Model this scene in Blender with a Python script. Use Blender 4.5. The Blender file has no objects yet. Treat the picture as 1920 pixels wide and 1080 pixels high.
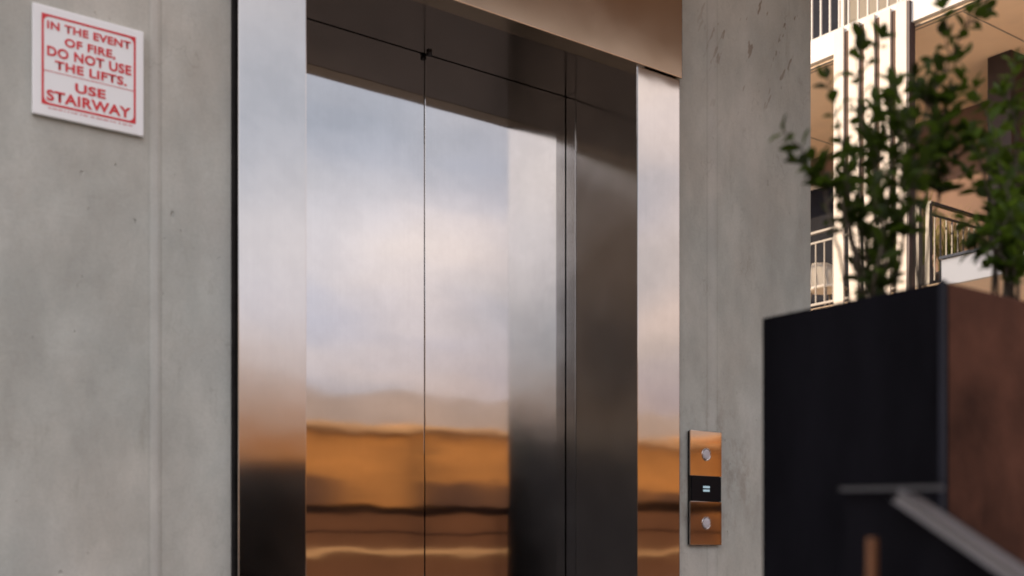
import bpy, bmesh, math, random
from mathutils import Vector, Matrix
R = math.radians
random.seed(7)
S = bpy.context.scene
COL = S.collection

# ---------------------------------------------------------------- camera, sky, sun, exposure
CAM = Vector((0, 0, 0.85)); YAW = R(53.1); FPX = 2170.0; HY = 1030.0
FWD = Vector((math.cos(YAW), math.sin(YAW), 0)); RGT = Vector((math.sin(YAW), -math.cos(YAW), 0))
cd = bpy.data.cameras.new('camera'); cam = bpy.data.objects.new('camera', cd); COL.objects.link(cam)
cam.location = CAM; cam.rotation_euler = (R(90), 0, YAW - R(90))
cd.sensor_width = 36; cd.lens = 36 * FPX / 1920; cd.shift_y = (HY - 540) / 1920
cd.clip_start = 0.05; cd.clip_end = 2000
cd.dof.use_dof = True; cd.dof.focus_distance = 4.8; cd.dof.aperture_fstop = 4.0
S.camera = cam

SUN_TO = Vector((-0.80, 0.54, 0.27)).normalized()
ELEV = math.asin(SUN_TO.z); AZ = math.atan2(SUN_TO.x, SUN_TO.y)
w = bpy.data.worlds.new('World'); S.world = w; w.use_nodes = True
nt = w.node_tree; N = nt.nodes; L = nt.links
for n in list(N): N.remove(n)
def nd(nt, typ, **kw):
    n = nt.nodes.new(typ)
    for k, v in kw.items():
        if k.startswith('i_'):
            n.inputs[k[2:].replace('_', ' ')].default_value = v
        else: setattr(n, k, v)
    return n
def ramp(nt, pts):
    r = nt.nodes.new('ShaderNodeValToRGB')
    while len(r.color_ramp.elements) < len(pts): r.color_ramp.elements.new(0.5)
    for e, (p, c) in zip(r.color_ramp.elements, pts):
        e.position = p; e.color = (*c, 1) if len(c) == 3 else c
    return r
sky = nd(nt, 'ShaderNodeTexSky', sky_type='NISHITA', sun_disc=False, sun_elevation=ELEV, sun_rotation=AZ, air_density=1.0, dust_density=1.5)
tc = nd(nt, 'ShaderNodeTexCoord')
sx = nd(nt, 'ShaderNodeSeparateXYZ'); L.new(tc.outputs['Generated'], sx.inputs[0])
addz = nd(nt, 'ShaderNodeMath', operation='ADD'); L.new(sx.outputs['Z'], addz.inputs[0]); addz.inputs[1].default_value = 0.22
maxz = nd(nt, 'ShaderNodeMath', operation='MAXIMUM'); L.new(addz.outputs[0], maxz.inputs[0]); maxz.inputs[1].default_value = 0.05
dx = nd(nt, 'ShaderNodeMath', operation='DIVIDE'); L.new(sx.outputs['X'], dx.inputs[0]); L.new(maxz.outputs[0], dx.inputs[1])
dy = nd(nt, 'ShaderNodeMath', operation='DIVIDE'); L.new(sx.outputs['Y'], dy.inputs[0]); L.new(maxz.outputs[0], dy.inputs[1])
cb = nd(nt, 'ShaderNodeCombineXYZ'); L.new(dx.outputs[0], cb.inputs[0]); L.new(dy.outputs[0], cb.inputs[1])
nz = nd(nt, 'ShaderNodeTexNoise', i_Scale=1.15, i_Detail=4.0, i_Roughness=0.5); L.new(cb.outputs[0], nz.inputs['Vector'])
rp = ramp(nt, [(0.31, (0.12, 0.12, 0.12)), (0.56, (1, 1, 1))]); L.new(nz.outputs['Fac'], rp.inputs[0])
nz2 = nd(nt, 'ShaderNodeTexNoise', i_Scale=2.2, i_Detail=2.0); L.new(cb.outputs[0], nz2.inputs['Vector'])
crp = ramp(nt, [(0.33, (8.0, 8.2, 9.6)), (0.64, (11.8, 10.9, 10.7))]); L.new(nz2.outputs['Fac'], crp.inputs[0])
mx = nd(nt, 'ShaderNodeMixRGB'); L.new(rp.outputs[0], mx.inputs[0]); L.new(sky.outputs[0], mx.inputs[1]); L.new(crp.outputs[0], mx.inputs[2])
dp = nd(nt, 'ShaderNodeVectorMath', operation='DOT_PRODUCT'); L.new(tc.outputs['Generated'], dp.inputs[0]); dp.inputs[1].default_value = (-0.9, 0.2, 0.2)
gl = nd(nt, 'ShaderNodeMapRange'); gl.inputs['From Min'].default_value = -0.88; gl.inputs['From Max'].default_value = 0.9; gl.inputs['To Min'].default_value = 0.72; gl.inputs['To Max'].default_value = 1.7
L.new(dp.outputs['Value'], gl.inputs[0])
lowz = nd(nt, 'ShaderNodeMapRange', interpolation_type='SMOOTHSTEP'); lowz.inputs['From Min'].default_value = 0.06; lowz.inputs['From Max'].default_value = 0.30
L.new(sx.outputs['Z'], lowz.inputs[0])
low = ramp(nt, [(0.0, (0.66, 0.565, 0.51)), (0.5, (0.92, 0.89, 0.87)), (1.0, (1.0, 1.0, 1.0))]); L.new(lowz.outputs[0], low.inputs[0])
lm_ = nd(nt, 'ShaderNodeMixRGB', blend_type='MULTIPLY'); lm_.inputs[0].default_value = 1.0; L.new(mx.outputs[0], lm_.inputs[1]); L.new(low.outputs[0], lm_.inputs[2])
pk_ = nd(nt, 'ShaderNodeMapRange'); pk_.inputs['From Min'].default_value = -0.9; pk_.inputs['From Max'].default_value = -0.3; L.new(dp.outputs['Value'], pk_.inputs[0])
pkr = ramp(nt, [(0.0, (1.0, 0.80, 0.70)), (0.6, (1, 1, 1))]); L.new(pk_.outputs[0], pkr.inputs[0])
lm2 = nd(nt, 'ShaderNodeMixRGB', blend_type='MULTIPLY'); lm2.inputs[0].default_value = 1.0; L.new(lm_.outputs[0], lm2.inputs[1]); L.new(pkr.outputs[0], lm2.inputs[2])
vm = nd(nt, 'ShaderNodeVectorMath', operation='SCALE'); L.new(lm2.outputs[0], vm.inputs[0]); L.new(gl.outputs[0], vm.inputs['Scale'])
bg = nd(nt, 'ShaderNodeBackground', i_Strength=0.12); L.new(vm.outputs[0], bg.inputs[0])
wo = nd(nt, 'ShaderNodeOutputWorld'); L.new(bg.outputs[0], wo.inputs[0])

sl = bpy.data.lights.new('sun', 'SUN'); sl.energy = 3.0; sl.angle = R(0.5); sl.color = (1.0, 0.74, 0.48)
so = bpy.data.objects.new('sun', sl); COL.objects.link(so)
so.rotation_euler = SUN_TO.to_track_quat('Z', 'Y').to_euler(); so.location = (-10, 10, 12)

S.view_settings.view_transform = 'Standard'; S.view_settings.look = 'None'
S.view_settings.exposure = 0.68; S.view_settings.gamma = 1.0; S.view_settings.use_curve_mapping = False
S.cycles.max_bounces = 10; S.cycles.glossy_bounces = 8; S.cycles.use_denoising = True
S.cycles.caustics_reflective = False

# ---------------------------------------------------------------- helpers
def at(px, py, depth):
    return CAM + FWD * depth + RGT * ((px - 960) / FPX * depth) + Vector((0, 0, (HY - py) / FPX * depth))

def mat(name, color=(0.5, 0.5, 0.5), rough=0.6, metal=0.0, var=0.0, vscale=8.0, bump=0.0, bscale=60.0, stretch=(1, 1, 1), spec=0.5, emit=None):
    m = bpy.data.materials.new(name); m.use_nodes = True
    t = m.node_tree; p = t.nodes['Principled BSDF']
    p.inputs['Base Color'].default_value = (*color, 1); p.inputs['Roughness'].default_value = rough
    p.inputs['Metallic'].default_value = metal; p.inputs['Specular IOR Level'].default_value = spec
    if emit: p.inputs['Emission Color'].default_value = (*emit[0], 1); p.inputs['Emission Strength'].default_value = emit[1]
    if var or bump:
        c = nd(t, 'ShaderNodeTexCoord'); mp = nd(t, 'ShaderNodeMapping'); mp.inputs['Scale'].default_value = stretch
        t.links.new(c.outputs['Object'], mp.inputs[0])
    if var:
        n = nd(t, 'ShaderNodeTexNoise', i_Scale=vscale, i_Detail=5.0, i_Roughness=0.6); t.links.new(mp.outputs[0], n.inputs['Vector'])
        a = tuple(x * (1 - var) for x in color); b = tuple(min(1, x * (1 + var)) for x in color)
        r = ramp(t, [(0.3, a), (0.7, b)]); t.links.new(n.outputs['Fac'], r.inputs[0]); t.links.new(r.outputs[0], p.inputs['Base Color'])
    if bump:
        n = nd(t, 'ShaderNodeTexNoise', i_Scale=bscale, i_Detail=4.0); t.links.new(mp.outputs[0], n.inputs['Vector'])
        b = nd(t, 'ShaderNodeBump', i_Strength=bump, i_Distance=0.01); t.links.new(n.outputs['Fac'], b.inputs['Height']); t.links.new(b.outputs[0], p.inputs['Normal'])
    return m

def steel(name, color, rough, aniso, wave, tangent=(1, 0, 0)):
    m = bpy.data.materials.new(name); m.use_nodes = True
    t = m.node_tree; p = t.nodes['Principled BSDF']
    p.inputs['Metallic'].default_value = 1; p.inputs['Anisotropic'].default_value = aniso
    cv = nd(t, 'ShaderNodeCombineXYZ'); cv.inputs[0].default_value, cv.inputs[1].default_value, cv.inputs[2].default_value = tangent
    t.links.new(cv.outputs[0], p.inputs['Tangent'])
    c = nd(t, 'ShaderNodeTexCoord')
    mp = nd(t, 'ShaderNodeMapping'); mp.inputs['Scale'].default_value = (900, 900, 1.2) if tangent[0] else (3, 3, 900)
    t.links.new(c.outputs['Object'], mp.inputs[0])
    g = nd(t, 'ShaderNodeTexNoise', i_Scale=1.0, i_Detail=2.0); t.links.new(mp.outputs[0], g.inputs['Vector'])   # brushed grain
    lo = nd(t, 'ShaderNodeTexNoise', i_Scale=3.5, i_Detail=3.0); t.links.new(c.outputs['Object'], lo.inputs['Vector'])
    cr = ramp(t, [(0.25, tuple(x * 0.98 for x in color)), (0.75, tuple(x * 1.015 for x in color))]); t.links.new(g.outputs['Fac'], cr.inputs[0])
    sm = nd(t, 'ShaderNodeTexNoise', i_Scale=7.0, i_Detail=6.0, i_Roughness=0.65); t.links.new(c.outputs['Object'], sm.inputs['Vector'])
    sr = ramp(t, [(0.38, (0.93, 0.93, 0.93)), (0.6, (1, 1, 1))]); t.links.new(sm.outputs['Fac'], sr.inputs[0])
    sx_ = nd(t, 'ShaderNodeMixRGB', blend_type='MULTIPLY'); sx_.inputs[0].default_value = 1; t.links.new(cr.outputs[0], sx_.inputs[1]); t.links.new(sr.outputs[0], sx_.inputs[2])
    t.links.new(sx_.outputs[0], p.inputs['Base Color'])
    mr = nd(t, 'ShaderNodeMapRange'); mr.inputs['From Min'].default_value = 0.3; mr.inputs['From Max'].default_value = 0.7
    mr.inputs['To Min'].default_value = rough * 0.85; mr.inputs['To Max'].default_value = rough * 1.2
    t.links.new(lo.outputs['Fac'], mr.inputs[0]); t.links.new(mr.outputs[0], p.inputs['Roughness'])
    mp2 = nd(t, 'ShaderNodeMapping'); mp2.inputs['Scale'].default_value = (2.2, 2.2, 3.5); t.links.new(c.outputs['Object'], mp2.inputs[0])
    wv = nd(t, 'ShaderNodeTexNoise', i_Scale=1.6, i_Detail=2.0, i_Roughness=0.45); t.links.new(mp2.outputs[0], wv.inputs['Vector'])
    b = nd(t, 'ShaderNodeBump', i_Strength=1.0, i_Distance=wave); t.links.new(wv.outputs['Fac'], b.inputs['Height'])
    t.links.new(b.outputs[0], p.inputs['Normal'])
    return m

def box(bm, x0, x1, y0, y1, z0, z1, bevel=0.0):
    r = bmesh.ops.create_cube(bm, size=1.0)
    vs = r['verts']
    for v in vs:
        v.co = Vector((x0 + (x1 - x0) * (v.co.x + .5), y0 + (y1 - y0) * (v.co.y + .5), z0 + (z1 - z0) * (v.co.z + .5)))
    if bevel:
        es = list({e for v in vs for e in v.link_edges})
        bmesh.ops.bevel(bm, geom=es, offset=bevel, segments=2, profile=0.7, affect='EDGES')
def bar(bm, a, b, wdt, hgt, up=(0, 0, 1), bevel=0.0):
    a = Vector(a); b = Vector(b); d = (b - a); ln = d.length; d.normalize()
    s = d.cross(Vector(up)).normalized(); u = s.cross(d).normalized()
    r = bmesh.ops.create_cube(bm, size=1.0); vs = r['verts']; c = (a + b) / 2
    for v in vs: v.co = c + d * (v.co.x * ln) + s * (v.co.y * wdt) + u * (v.co.z * hgt)
    if bevel:
        es = list({e for v in vs for e in v.link_edges})
        bmesh.ops.bevel(bm, geom=es, offset=bevel, segments=2, profile=0.7, affect='EDGES')
def tube(bm, pts, radii, seg=7):
    rings = []
    for i, p in enumerate(pts):
        d = (pts[min(i + 1, len(pts) - 1)] - pts[max(i - 1, 0)]).normalized()
        s = d.orthogonal().normalized(); u = d.cross(s)
        if i:                                                    # keep the frame from flipping
            s = (ps - d * ps.dot(d)).normalized(); u = d.cross(s)
        ps = s
        r = radii[i] if isinstance(radii, (list, tuple)) else radii
        rings.append([bm.verts.new(p + (s * math.cos(k * 2 * math.pi / seg) + u * math.sin(k * 2 * math.pi / seg)) * r) for k in range(seg)])
    for a, b in zip(rings, rings[1:]):
        for k in range(seg): bm.faces.new((a[k], a[(k + 1) % seg], b[(k + 1) % seg], b[k]))
    bm.faces.new(rings[0][::-1]); bm.faces.new(rings[-1])
def lathe(bm, prof, centre, axis='Z', seg=32):
    rows = []
    for r, h in prof:
        row = []
        for k in range(seg):
            a = 2 * math.pi * k / seg
            v = Vector((r * math.cos(a), r * math.sin(a), h)) if axis == 'Z' else Vector((r * math.cos(a), -h, r * math.sin(a)))
            row.append(bm.verts.new(centre + v))
        rows.append(row)
    for a, b in zip(rows, rows[1:]):
        for k in range(seg): bm.faces.new((a[k], a[(k + 1) % seg], b[(k + 1) % seg], b[k]))
    bm.faces.new(rows[-1]); bm.faces.new(rows[0][::-1])
def prism(bm, pts2, y0, y1):
    """polygon in xz extruded along y"""
    a = [bm.verts.new((x, y0, z)) for x, z in pts2]; b = [bm.verts.new((x, y1, z)) for x, z in pts2]
    bm.faces.new(a); bm.faces.new(b[::-1])
    n = len(a)
    for i in range(n): bm.faces.new((a[(i + 1) % n], a[i], b[i], b[(i + 1) % n]))

def obj(name, bm, m, parent=None, smooth=False):
    bmesh.ops.recalc_face_normals(bm, faces=bm.faces[:])
    me = bpy.data.meshes.new(name); bm.to_mesh(me); bm.free()
    if smooth:
        for f in me.polygons: f.use_smooth = True
    o = bpy.data.objects.new(name, me); COL.objects.link(o)
    me.materials.append(m)
    if parent is not None:
        o.parent = parent; o.matrix_parent_inverse = Matrix.Translation(-parent.location)
    return o
def thing(name, label, cat, loc, group=None):
    o = bpy.data.objects.new(name, None); COL.objects.link(o); o.location = loc; o.empty_display_size = 0.1
    o['label'] = label; o['category'] = cat
    if group: o['group'] = group
    return o
def tag(o, label, cat, group=None):
    o['label'] = label; o['category'] = cat
    if group: o['group'] = group
    return o
def copy_thing(root, delta, label):
    c = root.copy(); COL.objects.link(c); c.location = root.location + Vector(delta); c['label'] = label
    for ch in root.children:
        k = ch.copy(); COL.objects.link(k); k.parent = c; k.matrix_parent_inverse = Matrix.Translation(-root.location)
    return c
def NB(): return bmesh.new()

# ---------------------------------------------------------------- materials
def concrete():
    m = bpy.data.materials.new('fair_faced_concrete'); m.use_nodes = True
    t = m.node_tree; p = t.nodes['Principled BSDF']; p.inputs['Roughness'].default_value = 0.75; p.inputs['Specular IOR Level'].default_value = 0.25
    c = nd(t, 'ShaderNodeTexCoord'); lk = t.links.new
    def noise(scale, detail, st=(1, 1, 1), rot=(0, 0, 0), rough=0.6, loc=(0, 0, 0)):
        mp = nd(t, 'ShaderNodeMapping'); mp.inputs['Scale'].default_value = st; mp.inputs['Rotation'].default_value = rot; mp.inputs['Location'].default_value = loc
        if rot[1]:
            m0 = nd(t, 'ShaderNodeMapping'); m0.inputs['Rotation'].default_value = rot; mp.inputs['Rotation'].default_value = (0, 0, 0)
            lk(c.outputs['Object'], m0.inputs[0]); lk(m0.outputs[0], mp.inputs[0])
        else: lk(c.outputs['Object'], mp.inputs[0])
        n = nd(t, 'ShaderNodeTexNoise', i_Scale=scale, i_Detail=detail, i_Roughness=rough); lk(mp.outputs[0], n.inputs['Vector']); return n.outputs['Fac']
    def mix(kind, fac, a, b):
        x = nd(t, 'ShaderNodeMixRGB', blend_type=kind)
        if isinstance(fac, float): x.inputs[0].default_value = fac
        else: lk(fac, x.inputs[0])
        lk(a, x.inputs[1])
        if isinstance(b, tuple): x.inputs[2].default_value = (*b, 1)
        else: lk(b, x.inputs[2])
        return x.outputs[0]
    r = ramp(t, [(0.30, (0.375, 0.372, 0.338)), (0.52, (0.458, 0.455, 0.417)), (0.72, (0.51, 0.504, 0.468))]); lk(noise(2.6, 7, (1.3, 1, 0.8), rough=0.62), r.inputs[0])
    col = r.outputs[0]
    r2 = ramp(t, [(0.40, (0.80, 0.80, 0.80)), (0.62, (1.05, 1.05, 1.05))]); lk(noise(9.0, 6, (1.4, 1, 0.7), loc=(3, 0, 2)), r2.inputs[0])
    col = mix('MULTIPLY', 0.55, col, r2.outputs[0])
    r3 = ramp(t, [(0.35, (0.90, 0.90, 0.90)), (0.6, (1.03, 1.03, 1.03))]); lk(noise(150, 3), r3.inputs[0])
    col = mix('MULTIPLY', 0.45, col, r3.outputs[0])
    sp = nd(t, 'ShaderNodeSeparateXYZ'); lk(c.outputs['Object'], sp.inputs[0])
    def band(centre, half):
        s = nd(t, 'ShaderNodeMath', operation='SUBTRACT'); lk(sp.outputs['X'], s.inputs[0]); s.inputs[1].default_value = centre
        a = nd(t, 'ShaderNodeMath', operation='ABSOLUTE'); lk(s.outputs[0], a.inputs[0])
        q = nd(t, 'ShaderNodeMapRange'); q.inputs['From Min'].default_value = half; q.inputs['From Max'].default_value = half * 0.35
        lk(a.outputs[0], q.inputs[0]); return q.outputs[0]
    def scaled(s, k):
        x = nd(t, 'ShaderNodeMath', operation='MULTIPLY'); lk(s, x.inputs[0])
        if isinstance(k, float): x.inputs[1].default_value = k
        else: lk(k, x.inputs[1])
        return x.outputs[0]
    # board joints: cement bleed strips with a fine dark edge
    for cx, hw, k in ((0.826, 0.012, 0.22), (2.441, 0.02, 0.2), (-0.42, 0.012, 0.2)):
        col = mix('MIX', scaled(band(cx, hw), k), col, (0.56, 0.55, 0.53))
        col = mix('MULTIPLY', scaled(band(cx - hw, 0.0032), 0.3), col, (0.62, 0.62, 0.60))
        col = mix('MULTIPLY', scaled(band(cx + hw * 1.1, 0.0026), 0.3), col, (0.66, 0.66, 0.64))
    wc = ramp(t, [(0.36, (1.04, 1.0, 0.955)), (0.64, (0.94, 0.985, 0.985))]); lk(noise(1.7, 5, (1, 1, 0.8), loc=(2, 9, 4), rough=0.55), wc.inputs[0])
    col = mix('MULTIPLY', 1.0, col, wc.outputs[0])
    vn = noise(3.6, 5, (1.2, 1, 0.7), loc=(5, 3, 8), rough=0.66)
    va = nd(t, 'ShaderNodeMath', operation='SUBTRACT'); lk(vn, va.inputs[0]); va.inputs[1].default_value = 0.5
    vb = nd(t, 'ShaderNodeMath', operation='ABSOLUTE'); lk(va.outputs[0], vb.inputs[0])
    vc = nd(t, 'ShaderNodeMapRange'); vc.inputs['From Min'].default_value = 0.007; vc.inputs['From Max'].default_value = 0.0; lk(vb.outputs[0], vc.inputs[0])
    vm_ = ramp(t, [(0.50, (0, 0, 0)), (0.62, (1, 1, 1))]); lk(noise(4.4, 3, loc=(8, 2, 1)), vm_.inputs[0])
    col = mix('MULTIPLY', scaled(scaled(vc.outputs[0], vm_.outputs[0]), 0.32), col, (0.55, 0.53, 0.50))
    ds = nd(t, 'ShaderNodeVectorMath', operation='DISTANCE'); lk(c.outputs['Object'], ds.inputs[0]); ds.inputs[1].default_value = (2.43, 2.3, 1.06)
    dm = nd(t, 'ShaderNodeMapRange'); dm.inputs['From Min'].default_value = 0.27; dm.inputs['From Max'].default_value = 0.12; lk(ds.outputs['Value'], dm.inputs[0])
    dn = ramp(t, [(0.46, (0, 0, 0)), (0.62, (1, 1, 1))]); lk(noise(16, 6, (1.3, 1, 0.8), loc=(4, 6, 2), rough=0.7), dn.inputs[0])
    col = mix('MULTIPLY', scaled(scaled(dm.outputs[0], dn.outputs[0]), 0.6), col, (0.62, 0.54, 0.50))
    # rusty flecks, slanting
    fl = ramp(t, [(0.625, (0, 0, 0)), (0.665, (1, 1, 1))]); lk(noise(15, 2.5, (3.0, 1, 0.8), rot=(0, R(-24), 0)), fl.inputs[0])
    zm = nd(t, 'ShaderNodeMapRange'); zm.inputs['From Min'].default_value = 2.0; zm.inputs['From Max'].default_value = 2.4; lk(sp.outputs['Z'], zm.inputs[0])
    xm = nd(t, 'ShaderNodeMapRange'); xm.inputs['From Min'].default_value = 2.35; xm.inputs['From Max'].default_value = 2.5; lk(sp.outputs['X'], xm.inputs[0])
    col = mix('MULTIPLY', scaled(scaled(scaled(fl.outputs[0], zm.outputs[0]), xm.outputs[0]), 0.9), col, (0.50, 0.39, 0.32))
    # grime patches
    gr = ramp(t, [(0.60, (0, 0, 0)), (0.72, (1, 1, 1))]); lk(noise(5.0, 8, (2.4, 1, 0.6), loc=(7, 1, 5), rough=0.7), gr.inputs[0])
    col = mix('MULTIPLY', scaled(gr.outputs[0], 0.5), col, (0.66, 0.64, 0.60))
    pk = ramp(t, [(0.735, (0, 0, 0)), (0.765, (1, 1, 1))]); lk(noise(42, 2.0, (1.4, 1, 0.7), loc=(1, 4, 0)), pk.inputs[0])
    col = mix('MULTIPLY', scaled(pk.outputs[0], 0.22), col, (0.5, 0.48, 0.46))
    lk(col, p.inputs['Base Color'])
    b = nd(t, 'ShaderNodeBump', i_Strength=0.35, i_Distance=0.004); lk(noise(55, 6), b.inputs['Height'])
    b2 = nd(t, 'ShaderNodeBump', i_Strength=0.6, i_Distance=0.006, invert=True); lk(pk.outputs[0], b2.inputs['Height']); lk(b.outputs[0], b2.inputs['Normal'])
    b3 = nd(t, 'ShaderNodeBump', i_Strength=0.5, i_Distance=0.004); lk(band(0.826, 0.014), b3.inputs['Height']); lk(b2.outputs[0], b3.inputs['Normal'])
    lk(b3.outputs[0], p.inputs['Normal'])
    return m
M_CONC = concrete()
M_DOOR = steel('door_steel', (0.43, 0.415, 0.405), 0.06, 0.88, 0.00045)
M_JAMB = steel('blurred_frame_steel', (0.44, 0.42, 0.40), 0.15, 0.6, 0.0006)
M_FRAME = steel('frame_steel', (0.44, 0.415, 0.39), 0.065, 0.75, 0.0006)
M_REVEAL = steel('reveal_steel', (0.62, 0.61, 0.60), 0.13, 0.4, 0.0005, (0, 0, 1))
M_SOFSTEEL = steel('shade_tinted_steel', (0.27, 0.215, 0.185), 0.12, 0.4, 0.0005)  # same steel, colour darkened to stand in for shade under the head
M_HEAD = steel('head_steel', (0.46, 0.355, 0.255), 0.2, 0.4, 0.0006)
M_PANEL = steel('panel_steel', (0.42, 0.385, 0.36), 0.06, 0.5, 0.0003)
M_EDGE = mat('dark_sealant', (0.016, 0.014, 0.013), 0.8, spec=0.1, var=0.4, vscale=30)
M_VOID = mat('dark_gap', (0.008, 0.008, 0.008), 0.9, var=0.2)
M_SIGN = mat('white_sign_plastic', (0.78, 0.78, 0.77), 0.35, var=0.03, vscale=5)
M_RED = mat('red_sign_ink', (0.60, 0.016, 0.022), 0.45, var=0.06, vscale=20)
M_TINY = mat('faded_red_ink', (0.62, 0.30, 0.30), 0.5, var=0.1, vscale=60)
M_SCREEN = mat('black_display_glass', (0.004, 0.004, 0.006), 0.3, spec=0.1, var=0.1)
M_GLOW = mat('lit_display_segment', (0.3, 0.4, 0.45), 0.5, emit=((0.55, 0.80, 0.90), 0.2), var=0.05)
M_BUTTON = mat('polished_button', (0.50, 0.47, 0.49), 0.45, metal=0.4, bump=0.5, bscale=120, var=0.1)
M_BLACK = mat('black_powder_coat', (0.0048, 0.0046, 0.0062), 0.6, spec=0.02, var=0.5, vscale=9, stretch=(1, 1, 0.35), bump=0.05, bscale=300)
M_CORTEN = mat('brown_weathered_steel', (0.070, 0.028, 0.017), 0.7, spec=0.05, var=0.6, vscale=6, bump=0.08, bscale=120)
M_RAIL = mat('satin_grey_steel', (0.10, 0.095, 0.10), 0.5, metal=0.4, var=0.08, vscale=20)
M_COPPER = mat('copper_post_metal', (0.11, 0.042, 0.015), 0.5, metal=0.3, var=0.2, vscale=30)
M_SOIL = mat('planter_soil', (0.03, 0.02, 0.013), 0.95, var=0.4, vscale=40, bump=0.8, bscale=80)
M_WHITE = mat('white_paint', (0.56, 0.53, 0.49), 0.55, var=0.04, vscale=3)
M_CREAM = mat('cream_render', (0.86, 0.665, 0.47), 0.8, var=0.06, vscale=2, bump=0.05, bscale=200)
M_BROWNWALL = mat('brown_wall_cladding', (0.20, 0.125, 0.095), 0.75, var=0.1, vscale=2)
M_TAUPE = mat('taupe_wall', (0.20, 0.18, 0.145), 0.75, var=0.08, vscale=2)
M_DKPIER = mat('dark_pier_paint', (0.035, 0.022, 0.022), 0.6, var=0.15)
M_GLASSDK = mat('dark_window_glass', (0.014, 0.016, 0.024), 0.6, var=0.2, spec=0.05)
M_BALRAIL = mat('pale_metal_rail', (0.32, 0.31, 0.30), 0.45, var=0.05)
M_DKRAIL = mat('charcoal_metal_rail', (0.045, 0.045, 0.05), 0.4, var=0.1)
M_TRIM = mat('grey_metal_trim', (0.22, 0.20, 0.18), 0.5, var=0.05)
M_PAVE = mat('grey_paving', (0.15, 0.135, 0.12), 0.85, var=0.18, vscale=1.2, bump=0.2, bscale=30)
M_TIMBER = mat('orange_timber_cladding', (0.47, 0.20, 0.045), 0.7, var=0.34, vscale=1.1, stretch=(0.35, 1, 1.6))
M_SOFFIT = mat('timber_soffit', (0.70, 0.36, 0.13), 0.6, var=0.2, vscale=2.5, stretch=(0.3, 5, 1))
M_ROOF = mat('dark_roof_metal', (0.05, 0.045, 0.045), 0.5, var=0.2)
M_COPING = mat('pale_stone_coping', (0.62, 0.36, 0.16), 0.8, var=0.1)
M_LOWWALL = mat('russet_brick', (0.13, 0.048, 0.014), 0.85, var=0.25, vscale=3)
M_SHUT = mat('brown_shutter', (0.085, 0.036, 0.016), 0.7, var=0.3, vscale=3)
M_FIN = mat('warm_white_fin', (0.54, 0.475, 0.40), 0.55, var=0.05, vscale=3)
M_FINSHADE = mat('fin_gap_shade_brown', (0.09, 0.052, 0.036), 0.8, var=0.1)
M_NAVY = mat('navy_screen_panel', (0.012, 0.013, 0.02), 0.7, spec=0.08, var=0.2)
def leaf_mat(name, dark, light, trans):
    m = bpy.data.materials.new(name); m.use_nodes = True; t = m.node_tree
    p = t.nodes['Principled BSDF']; p.inputs['Roughness'].default_value = 0.5; p.inputs['Specular IOR Level'].default_value = 0.12
    g = nd(t, 'ShaderNodeNewGeometry'); r = ramp(t, [(0.0, dark), (0.75, light), (1.0, tuple(x * 1.7 for x in light))])
    t.links.new(g.outputs['Random Per Island'], r.inputs[0]); t.links.new(r.outputs[0], p.inputs['Base Color'])
    tl = nd(t, 'ShaderNodeBsdfTranslucent'); tl.inputs[0].default_value = (*trans, 1)
    mxs = nd(t, 'ShaderNodeMixShader'); mxs.inputs[0].default_value = 0.3
    t.links.new(p.outputs[0], mxs.inputs[1]); t.links.new(tl.outputs[0], mxs.inputs[2]); t.links.new(mxs.outputs[0], t.nodes['Material Output'].inputs[0])
    return m
M_LEAF = leaf_mat('glossy_shrub_leaf', (0.012, 0.016, 0.004), (0.028, 0.044, 0.008), (0.085, 0.14, 0.012))
M_LEAF_BRIGHT = leaf_mat('fresh_shrub_leaf', (0.012, 0.019, 0.004), (0.045, 0.078, 0.012), (0.16, 0.25, 0.022))
M_GRASS = leaf_mat('yellow_green_grass_blade', (0.06, 0.11, 0.02), (0.24, 0.26, 0.06), (0.45, 0.45, 0.08))
M_HEDGE = leaf_mat('far_bush_leaf', (0.05, 0.035, 0.012), (0.12, 0.07, 0.02), (0.10, 0.08, 0.02))
M_STEM = mat('shrub_stem_bark', (0.06, 0.045, 0.03), 0.8, var=0.2, vscale=60)

# ---------------------------------------------------------------- ground
bm = NB(); s = 600
bm.faces.new([bm.verts.new(v) for v in ((-s, -s, 0), (s, -s, 0), (s, s, 0), (-s, s, 0))])
g = obj('ground', bm, M_PAVE); g['kind'] = 'structure'

bm = NB(); bm.faces.new([bm.verts.new(v) for v in ((6.5, 3, .004), (13.69, 3, .004), (13.69, 18, .004), (6.5, 18, .004))])
g = obj('bounce_terrace', bm, mat('pale_bounce_paving', (0.48, 0.43, 0.37), 0.8, var=0.1, vscale=2)); g['kind'] = 'structure'  # pale sheet added to bounce sunlight up onto the balcony soffit

# ---------------------------------------------------------------- lift tower
WY = 2.3; XR = 2.886; XL = -2.8; TOP = 6.8
FX0, FX1, OX0, OX1 = 0.994, 2.287, 1.159, 2.1200; HZ = 2.148; FY = 2.275
tower = thing('lift_tower', 'raw concrete lift tower wall with vertical board joint and stains', 'wall', (0, WY, 0))
bm = NB()
hx0, hx1, hz = FX0 + 0.03, FX1 - 0.03, 2.46
prism(bm, [(XL, 0), (XL, TOP), (XR, TOP), (XR, 0), (hx1, 0), (hx1, hz), (hx0, hz), (hx0, 0)], WY, 2.9)
es = [e for e in bm.edges if abs(e.verts[0].co.x - XR) < 1e-4 and abs(e.verts[1].co.x - XR) < 1e-4 and abs(e.verts[0].co.y - WY) < 1e-4 and abs(e.verts[1].co.y - WY) < 1e-4]
bmesh.ops.bevel(bm, geom=es, offset=0.012, segments=3, profile=0.5, affect='EDGES')
obj('front_wall', bm, M_CONC, tower)
bm = NB(); box(bm, XL, XR - 0.003, 2.902, 12.8, 0, TOP - 0.002); obj('rear_wall', bm, M_CONC, tower)
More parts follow.
